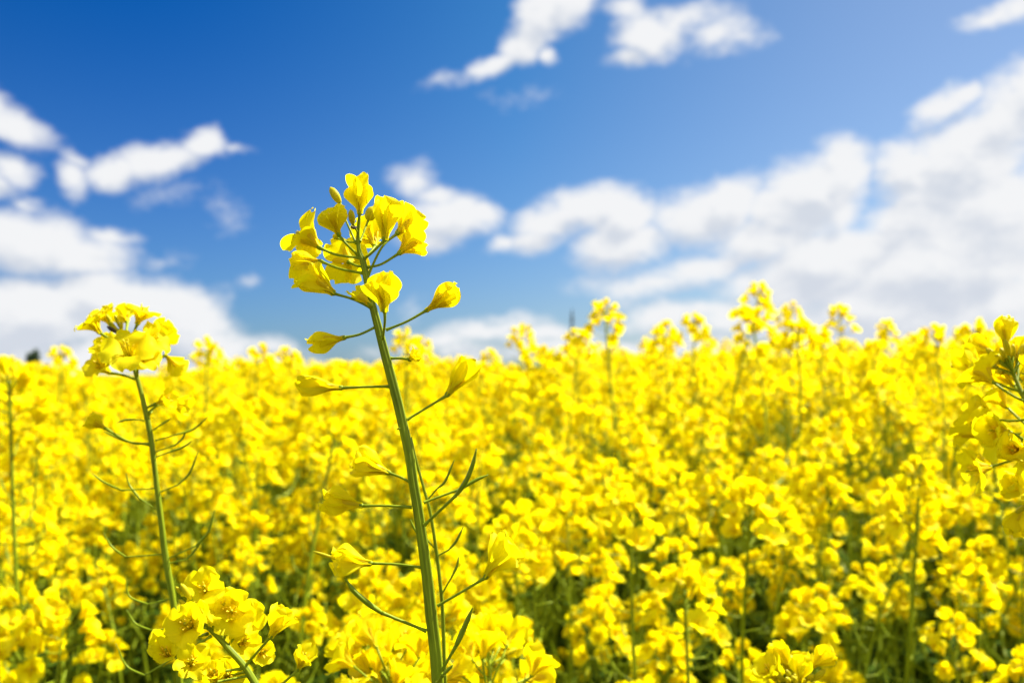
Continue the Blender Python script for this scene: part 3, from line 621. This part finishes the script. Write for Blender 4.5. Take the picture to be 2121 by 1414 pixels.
w_ = Buf(); tube(w_, spline([P(250, 692, e-.006), P(238, 686, e-.007), P(222, 676, e-.007)], 8), np.array([3, 5, 6, 7, 8.5, 9, 7, 3])*e/FPX/2, BRN, 8); left.put('withered_bud', w_, 'dark withered bud in the top of the flower head')
for (a_, j_, pts) in [((306, 872), (276, 868), [(258, 870), (240, 876)]), ((310, 921), (261, 914), [(236, 903), (215, 893)]), ((322, 936), (363, 921), [(378, 908), (386, 890)]), ((322, 912), (368, 899), [(400, 889), (432, 862)]),
        ((321, 1011), (252, 1015), [(215, 998), (190, 980)]), ((333, 1018), (368, 1004), [(392, 980), (411, 934)]), ((334, 1061), (289, 1032), [(268, 1004), (261, 980)]), ((341, 1147), (261, 1153), [(232, 1132), (215, 1103)]),
        ((349, 1166), (387, 1158), [(406, 1136), (421, 1108)]), ((345, 1158), (405, 1130), [(432, 1100), (445, 1056)]), ((310, 896), (332, 880), [(345, 872), (354, 866)]), ((357, 1238), (307, 1251), [(268, 1234), (261, 1196)]),
        ((366, 1300), (312, 1304), [(280, 1290), (262, 1262)]), ((369, 1356), (300, 1398), [(262, 1378), (240, 1332)]), ((305, 866), (312, 856), [(315, 850), (318, 846)]), ((318, 948), (350, 936), [(380, 925), (398, 912)])]:
    left.pod((*a_, e), (*j_, e), [(*q, e+.002) for q in pts], 4.6, 2.8)

# --- arching plant low at the left front
D3 = .312; hb = P(560, 1414, D3); arch = Plant('rapeseed_plant', 'sharp arching rapeseed stem at the bottom left, its crowded flower head bent leftwards', 'plant', (hb[0]+.04, hb[1]+.03, 0))
arch.stem([(412, 1287, D3), (430, 1298, D3), (454, 1321, D3), (476, 1345, D3), (506, 1379, D3), (532, 1420, D3)], [7, 9, 11, 12.5, 14, 15], 12, 4)
F = arch.flower; e = D3
F((398, 1296, e-.006), (366, 1290, e-.018), (430, 1300, e), L=62, W=.74, a1=64, roll=20, seed=51, a0=18, sep=44)
F((426, 1222, e+.003), (416, 1204, e-.012), (446, 1314, e), L=58, W=.85, a1=64, roll=30, seed=52, a0=18, via=(432, 1262, e), sep=48)
F((410, 1284, e-.004), (396, 1256, e-.012), (420, 1292, e), L=50, W=.8, a1=40, roll=0, seed=53, sep=30)
F((454, 1262, e+.006), (474, 1240, e-.004), (440, 1306, e), L=56, W=.9, a1=62, roll=0, seed=54, a0=18)
F((482, 1268, e+.006), (474, 1262, e-.014), (462, 1330, e), L=60, W=.88, a1=72, roll=40, seed=55, a0=25, sep=50)
F((508, 1288, e+.010), (520, 1270, e+.002), (470, 1340, e), L=54, W=.85, a1=58, roll=10, seed=56, a0=20)
F((559, 1320, e), (590, 1262, e+.001), (510, 1376, e), L=70, W=.62, a1=16, roll=40, seed=57, cup=.45, via=(536, 1346, e), petals=[dict(a1=30, curl=10), None, dict(a1=34, W=.8), None], sep=9)
F((352, 1362, e-.002), (336, 1338, e-.010), (438, 1316, e), L=60, W=.62, a1=42, roll=10, seed=58, via=(396, 1342, e-.004), sep=28)
F((396, 1374, e-.006), (404, 1356, e-.02), (500, 1384, e), L=60, W=.55, a1=62, roll=30, seed=59, via=(450, 1388, e-.004), a0=18, sep=50)
F((446, 1412, e-.006), (442, 1378, e-.012), (516, 1398, e), L=56, W=.5, a1=30, roll=30, seed=60)
F((496, 1334, e+.008), (520, 1322, e), (490, 1362, e), L=52, W=.8, a1=60, roll=20, seed=61, a0=18)
F((530, 1344, e+.012), (548, 1352, e+.008), (498, 1370, e), L=46, W=.8, a1=50, roll=0, seed=62)
F((348, 1330, e+.012), (330, 1330, e+.002), (430, 1312, e), L=52, W=.85, a1=62, roll=0, seed=63)
F((470, 1400, e+.01), (474, 1392, e-.006), (510, 1390, e), L=52, W=.8, a1=66, roll=30, seed=64, a0=18)
F((618, 1386, e+.004), (634, 1352, e+.002), (584, 1416, e), L=56, W=.6, a1=34, roll=30, seed=65, sep=20)
for (a_, b1, wd) in [((396, 1240), (374, 1208), 15), ((388, 1256), (370, 1241), 11), ((378, 1232), (364, 1214), 9), ((420, 1276), (400, 1262), 9)]: arch.bud((*a_, e-.004), (*b1, e-.005), wd, (414, 1286, e))

# --- plants whose heads come from the raceme builder but still carry every flower as an object
T2 = templates(2, PET, 11); T1 = templates(1, PETF, 12); T0 = templates(0, PETF, 13)
class Collect(Buf):
    """buffer that keeps flowers and buds apart from the axis"""
    def __init__(s): super().__init__(); s.items = []
    def merge(s, o, M=None, rnd=None):
        s.items.append((o, M))
_mesh_cache = {}
def near_raceme(rng, T, nfl, nbud, npod, Lr, bend, size):
    global Buf
    old = Buf; made = []
    def mk():
        c = Collect(); made.append(c); return c
    # the first buffer raceme() makes is its own; the bud buffers that follow are plain
    state = {'first': True}
    class Sw:
        def __new__(cls):
            if state['first']: state['first'] = False; return mk()
            return old()
    Buf = Sw
    try: b = raceme(rng, T, 2, nfl, nbud, npod, Lr, bend, size)
    finally: Buf = old
    return b
def near_plant(label, heads, stems, base, group=None, seed=0):
    """heads: (px,py,d of the top, direction px, nfl, Lr, size)"""
    r = np.random.default_rng(seed); pl = Plant('rapeseed_plant', label, 'plant', base, group)
    for (px, py, d, dx, dy, dd, nfl, nbud, npod, Lr, size) in heads:
        top = P(px, py, d); dr = norm(P(px+dx, py+dy, d+dd)-top); org = top-dr*Lr
        c = near_raceme(r, T2, nfl, nbud, npod, Lr, .004, size); Mw = frame(org, dr, r.uniform(0, 6.28)); Ml = Mw.copy(); Ml[:3, 3] -= pl.base
        hd = link('flower_head', Buf.mesh(c, 'flower_head'), pl.root, Ml)
        for (o, M) in c.items:
            if id(o) not in _mesh_cache: _mesh_cache[id(o)] = (o.mesh('flower'), o)
            nm = 'bud' if len(o.flat()[0]) < 120 else 'flower'
            link(nm, _mesh_cache[id(o)][0], hd, M)
        # stem from the head down
        b = Buf(); mid = org-dr*.12+np.array([0, 0, -.05]); c_ = spline([org, mid, np.array([pl.base[0]*.7+mid[0]*.3, pl.base[1]*.7+mid[1]*.3, mid[2]*.6]), pl.base], 22)
        tube(b, c_, np.linspace(.0014, .0045, 22), STEM, 10, 5); pl.put('stem', b)
    return pl
Dr = .352
hb = P(2150, 1414, Dr)
near_plant('large soft flower head cut off by the right edge, green buds on top', [(2068, 745, Dr+.03, -24, -50, .006, 13, 22, 0, .10, .9), (2160, 735, Dr+.08, -10, -50, .01, 12, 8, 0, .10, .9)], None, (hb[0]+.16, hb[1]+.02, 0), seed=5)
near_plant('wide open flowers low on the right edge of the picture, facing left', [(2122, 915, Dr+.01, -45, -12, -.02, 8, 4, 0, .05, 1.0), (2145, 1010, Dr+.02, -60, 10, -.01, 6, 4, 0, .05, .95)], None, (hb[0]+.2, hb[1]+.01, 0), seed=7)
hb = P(1645, 1500, .40); near_plant('sharp flower head with pale green buds at the bottom edge, right of centre', [(1645, 1400, .395, 0, -50, -.004, 13, 26, 2, .10, .86)], None, (hb[0]+.01, hb[1]+.03, 0), seed=9)
hb = P(800, 1500, .43); near_plant('low rapeseed flower head at the bottom edge just left of the tall stem', [(838, 1352, .46, -10, -50, .02, 20, 8, 2, .10, 1.0), (770, 1400, .44, 0, -50, .01, 16, 8, 2, .10, 1.0)], None, (hb[0], hb[1]+.04, 0), seed=13)
hb = P(1040, 1500, .45); near_plant('low rapeseed flower head at the bottom edge just right of the tall stem', [(1030, 1374, .455, 5, -50, .02, 20, 8, 2, .10, 1.0)], None, (hb[0], hb[1]+.04, 0), seed=17)

# ------------------------------------------------------------------ the crop
def whole(stem, heads, leaves):
    b = Buf(); b.merge(stem)
    for hb_, M in heads: b.merge(hb_, M)
    for lb, M in leaves: b.merge(lb, M)
    return b
NV = 7
near_vars = [plant_parts(100+i, T1, 1, 1.24, nbr=4+i % 3) for i in range(NV)]
slim_vars = [plant_parts(150+i, T1, 1, 1.24, nbr=2, nfl=(12, 17), main_lr=.26, slim=True) for i in range(4)]
far_vars = [plant_parts(200+i, T0, 0, 1.24, nbr=4+i % 3, nfl=(11, 15)) for i in range(6)]

def make_proto(parts, full):
    stem, heads, leaves = parts
    r = empty('rapeseed_plant'); out = [r]
    b = Buf(); b.merge(stem)
    if not full:
        for lb, M in leaves: b.merge(lb, M)
    link('stem', b, r)
    for hb_, M in heads: link('flower_head', hb_, r, M)
    if full:
        for lb, M in leaves: link('leaf', lb, r, M)
    return r
_proto = {}; _used = set()
def place(kind, i, loc, rz, sc, tilt, label, group):
    key = (kind, i)
    if key not in _proto:
        _proto[key] = make_proto({'n': near_vars, 'm': near_vars, 's': slim_vars, 'f': far_vars}[kind][i], kind in 'n')
    src = _proto[key]
    if key not in _used: _used.add(key); o = src
    else:
        o = src.copy(); COL.objects.link(o)
        for ch_ in src.children:
            c = ch_.copy(); COL.objects.link(c); c.parent = o
    o.location = loc; o.rotation_euler = (tilt[0], tilt[1], rz); o.scale = (sc, sc, sc)
    tag(o, label, 'plant', group); return o

rs = np.random.default_rng(77)
SKY_X = [-300, 0, 90, 200, 300, 420, 540, 700, 900, 1040, 1130, 1200, 1400, 1700, 2000, 2400]
SKY_Y = [758, 758, 765, 812, 805, 780, 752, 764, 755, 764, 785, 712, 702, 678, 672, 672]
# plants that stand out against the sky or the crop: px, py of the top, distance, kind, label
SOLO = [
 (1252, 616, 1.55, 's', 'tall plant above the horizon just right of the church spire, bare stem below its head'),
 (1568, 582, 1.75, 's', 'tallest far plant against the clouds on the right, its small head bent over'),
 (1560, 632, 1.45, 'm', 'broad flower head right below the tallest far plant on the right'),
 (1637, 622, 2.3, 's', 'tiny lone flower head against the white cloud right of the tallest far plant'),
 (1738, 628, 1.9, 'm', 'tall pointed plant against the clouds, next right of the tallest far plant'),
 (1836, 660, 2.2, 's', 'small plant poking above the crop right of the tall pointed one'),
 (1440, 646, 1.9, 's', 'plant with two small heads against the cloud left of the tallest far one'),
 (1376, 660, 1.8, 'm', 'full flower head above the crop between the spire plant and the two-headed plant'),
 (1082, 668, 2.1, 's', 'narrow plant above the crop left of the church spire'),
 (1200, 676, 1.6, 'm', 'wide flower head right in front of the church spire'),
 (1015, 720, 2.2, 'm', 'small rounded flower head low on the skyline left of the narrow plant'),
 (430, 694, 1.9, 's', 'small lone flower head above the crop, right of the soft left plant'),
 (535, 708, 1.6, 'm', 'rounded flower head on the skyline between the soft left plant and the tall sharp one'),
 (595, 716, 1.9, 'm', 'flower head on the skyline close to the left of the tall sharp plant'),
 (130, 714, 2.0, 's', 'thin stacked flower head on the skyline left of the soft left plant'),
 (20, 735, .85, 's', 'large blurred flower head on the left edge at the horizon, leaning green stem'),
 (838, 676, 2.0, 's', 'flower head seen just right of the tall sharp stem at the horizon'),
 (872, 694, 2.1, 'm', 'lower flower head behind the small crumpled bloom of the tall sharp plant'),
 (1940, 668, 1.4, 'm', 'full flower head on the skyline near the right edge'),
 (2025, 656, 1.3, 'm', 'domed flower head on the skyline just above the big right edge plant'),
 (1690, 672, 1.7, 'm', 'dense flower head below and left of the tall pointed plant'),
 (1550, 985, .78, 's', 'mid-distance plant right of centre with a long bare stem under its head'),
 (1300, 1000, .80, 's', 'mid-distance plant with a thin dark stem reaching the bottom edge right of centre'),
 (1105, 1050, .72, 's', 'mid-distance plant with a leaning stem just right of the tall sharp one'),
 (1905, 940, .85, 's', 'mid-distance plant with a dark stem left of the big right edge plant'),
 (690, 860, 1.05, 's', 'mid-distance plant whose thin stem rises just left of the tall sharp one'),
 (1420, 1160, .70, 's', 'low mid-distance plant with a bare stem near the bottom, between two taller bare stems'),
 (1720, 850, 1.15, 's', 'mid-distance plant with a slanting stem under the tall pointed skyline plant'),
]
taken = []
for k, (px, py, d, kind, label) in enumerate(SOLO):
    top = P(px, py, d); vlist = slim_vars if kind == 's' else near_vars; i = (k*3+1) % len(vlist)
    hb_, M = vlist[i][1][0]; hv = hb_.flat()[0]@M[:3, :3].T+M[:3, 3]; zt = hv[:, 2].max(); hv = hv[hv[:, 2] > zt-.04]
    sc = top[2]/zt; rz = float(rs.uniform(0, 6.28)); tx, ty = hv[:, 0].mean(), hv[:, 1].mean()      # head sits off the base: shift so it lands where it stands
    hx = (tx*math.cos(rz)-ty*math.sin(rz))*sc; hy = (tx*math.sin(rz)+ty*math.cos(rz))*sc
    place(kind, i, (top[0]-hx, top[1]-hy, 0), rz, sc, (0, 0), label, 'plants standing out above the crop'); taken.append((top[0], top[1]))

def top_for(px, d):
    lo, hi = np.interp(d, [.5, .7, 1., 1.5, 2.2, 3.5, 6, 12], [-.185, -.19, -.20, -.16, -.12, -.08, -.05, -.05]), np.interp(d, [.5, .7, 1., 1.5, 2.2, 3.5, 6, 12], [-.145, -.12, -.08, -.005, .10, .15, .16, .04])
    z = lo+(hi-lo)*rs.beta(1.6, 1.6)
    cap = (775-(np.interp(px, SKY_X, SKY_Y)+rs.exponential(34)-12))/FPX*d
    return min(z, cap)
clear = [(px, d) for (px, py, d, kind, label) in SOLO if kind == 's' and d < 1.3]
pts = []; cell = .122
for iy in range(int(15/cell)):
    d0 = .58+iy*cell; c = cell*(1+max(0, d0-4)*.05)
    half = .80*d0+.9
    for ix in range(int(-half/c), int(half/c)+1):
        d = d0+rs.uniform(0, cell); x = (ix+rs.uniform(-.1, 1.1))*c
        if rs.random() < max(0, (d-4)/30) or (d < 1.3 and rs.random() < .22): continue
        px = 1060.5+x/d*FPX
        if any(abs(x-a) < .05 and abs(d-b) < .06 for a, b in taken): continue
        if any(d < dd+.12 and -55 < px-qx < 75 for qx, dd in clear) and rs.random() < .92: continue
        pts.append((d, x, px, top_for(px, d)))
inside = sorted([p for p in pts if -60 < p[2] < 2180], key=lambda p: p[0])
N_IND = 300-len(SOLO)-9
ind = inside[:N_IND]; ind_set = set(id(p) for p in ind)
def zone(px, d):
    side = 'left third' if px < 707 else ('middle third' if px < 1414 else 'right third')
    row = 'front rows' if d < 1.15 else ('middle rows' if d < 2.0 else 'back rows')
    txt = {'front rows': 'yellow rapeseed plant in the lower crop along the bottom of the picture, %s',
           'middle rows': 'blurred yellow rapeseed plant in the body of the crop, %s, halfway up the field',
           'back rows': 'very blurred small rapeseed plant in the far crop under the horizon, %s'}[row] % side
    return txt, 'crop plants, %s, %s' % (row, side)
for k, (d, x, px, z) in enumerate(ind):
    sc = (CAM[2]+z)/1.24; lb, gr = zone(px, d)
    kind = 'n' if d < .95 else 'm'
    if rs.random() < .12: kind, i = 's', int(rs.integers(4))
    else: i = int(rs.integers(NV))
    place(kind, i, (x, d, 0), float(rs.uniform(0, 6.28)), sc, (float(rs.normal(0, .03)), float(rs.normal(0, .03))), lb, gr)
rest = [p for p in pts if id(p) not in ind_set]

def instancer(name, sources, P_, R_, S_, I_):
    cc = bpy.data.collections.new(name+'_sources')
    for i, b in enumerate(sources):
        o = bpy.data.objects.new('%s_%02d' % (name, i), b.mesh(name)); cc.objects.link(o)
    me = bpy.data.meshes.new(name); n = len(P_)
    me.vertices.add(n); me.vertices.foreach_set('co', np.asarray(P_, 'f').ravel())
    a = me.attributes.new('rot', 'FLOAT_VECTOR', 'POINT'); a.data.foreach_set('vector', np.asarray(R_, 'f').ravel())
    a = me.attributes.new('scl', 'FLOAT', 'POINT'); a.data.foreach_set('value', np.asarray(S_, 'f'))
    a = me.attributes.new('idx', 'INT', 'POINT'); a.data.foreach_set('value', np.asarray(I_, 'i'))
    o = bpy.data.objects.new(name, me); COL.objects.link(o)
    g = bpy.data.node_groups.new(name, 'GeometryNodeTree')
    g.interface.new_socket('Geometry', in_out='INPUT', socket_type='NodeSocketGeometry'); g.interface.new_socket('Geometry', in_out='OUTPUT', socket_type='NodeSocketGeometry')
    a = g.nodes.new('NodeGroupInput'); z = g.nodes.new('NodeGroupOutput'); ip = g.nodes.new('GeometryNodeInstanceOnPoints'); ci = g.nodes.new('GeometryNodeCollectionInfo')
    ci.inputs['Collection'].default_value = cc; ci.inputs['Separate Children'].default_value = True; ci.inputs['Reset Children'].default_value = True
    def na(nm, ty):
        q = g.nodes.new('GeometryNodeInputNamedAttribute'); q.data_type = ty; q.inputs['Name'].default_value = nm; return q.outputs['Attribute']
    g.links.new(a.outputs[0], ip.inputs['Points']); g.links.new(ci.outputs[0], ip.inputs['Instance']); ip.inputs['Pick Instance'].default_value = True
    g.links.new(na('idx', 'INT'), ip.inputs['Instance Index']); g.links.new(na('rot', 'FLOAT_VECTOR'), ip.inputs['Rotation']); g.links.new(na('scl', 'FLOAT'), ip.inputs['Scale'])
    g.links.new(ip.outputs[0], z.inputs[0])
    md = o.modifiers.new('plants', 'NODES'); md.node_group = g; return o
mid_src = [whole(*v) for v in near_vars[:4]]+[whole(*v) for v in far_vars]
PP, RR, SS, II = [], [], [], []
for d, x, px, z in rest:
    PP.append((x, d, 0)); RR.append((rs.normal(0, .03), rs.normal(0, .03), rs.uniform(0, 6.28))); SS.append((CAM[2]+z)/1.24)
    II.append(int(rs.integers(4)) if d < 4.5 and -200 < px < 2300 else 4+int(rs.integers(6)))
# patches of crop for the far field
patches = []
for q in range(3):
    r = np.random.default_rng(300+q); b = Buf()
    src = [raceme(r, T0, 0, 8, 0, 0, .06, size=1.1) for _ in range(4)]
    for _ in range(75):
        x, y = r.uniform(-.75, .75, 2); zt = r.uniform(1.08, 1.27); M = frame((x, y, zt-.06), (r.normal(0, .1), r.normal(0, .1), 1), r.uniform(0, 6.28), 1.25)
        b.merge(src[r.integers(4)], M, r.random()); tube(b, [(x, y, .2), (x, y, zt-.06)], [.004, .002], STEM, 3)
    patches.append(b)
npatch0 = len(mid_src); y = 15.0
while y < 75:
    half = .85*y+2; n = int(2*half/1.45)
    for i in range(n):
        PP.append((-half+i*1.45+rs.uniform(0, .4), y+rs.uniform(0, .4), 0)); RR.append((0, 0, rs.uniform(0, 6.28))); SS.append(rs.uniform(.97, 1.05)); II.append(npatch0+int(rs.integers(3)))
    y += 1.45*(1 if y < 30 else 1.8)
crop = instancer('rapeseed_crop', mid_src+patches, PP, RR, SS, II); tag(crop, 'endless yellow rapeseed crop filling the field back to the horizon', 'crop', kind='stuff')
print('individuals', len(ind)+len(SOLO), 'rest', len(rest), 'instances', len(PP))
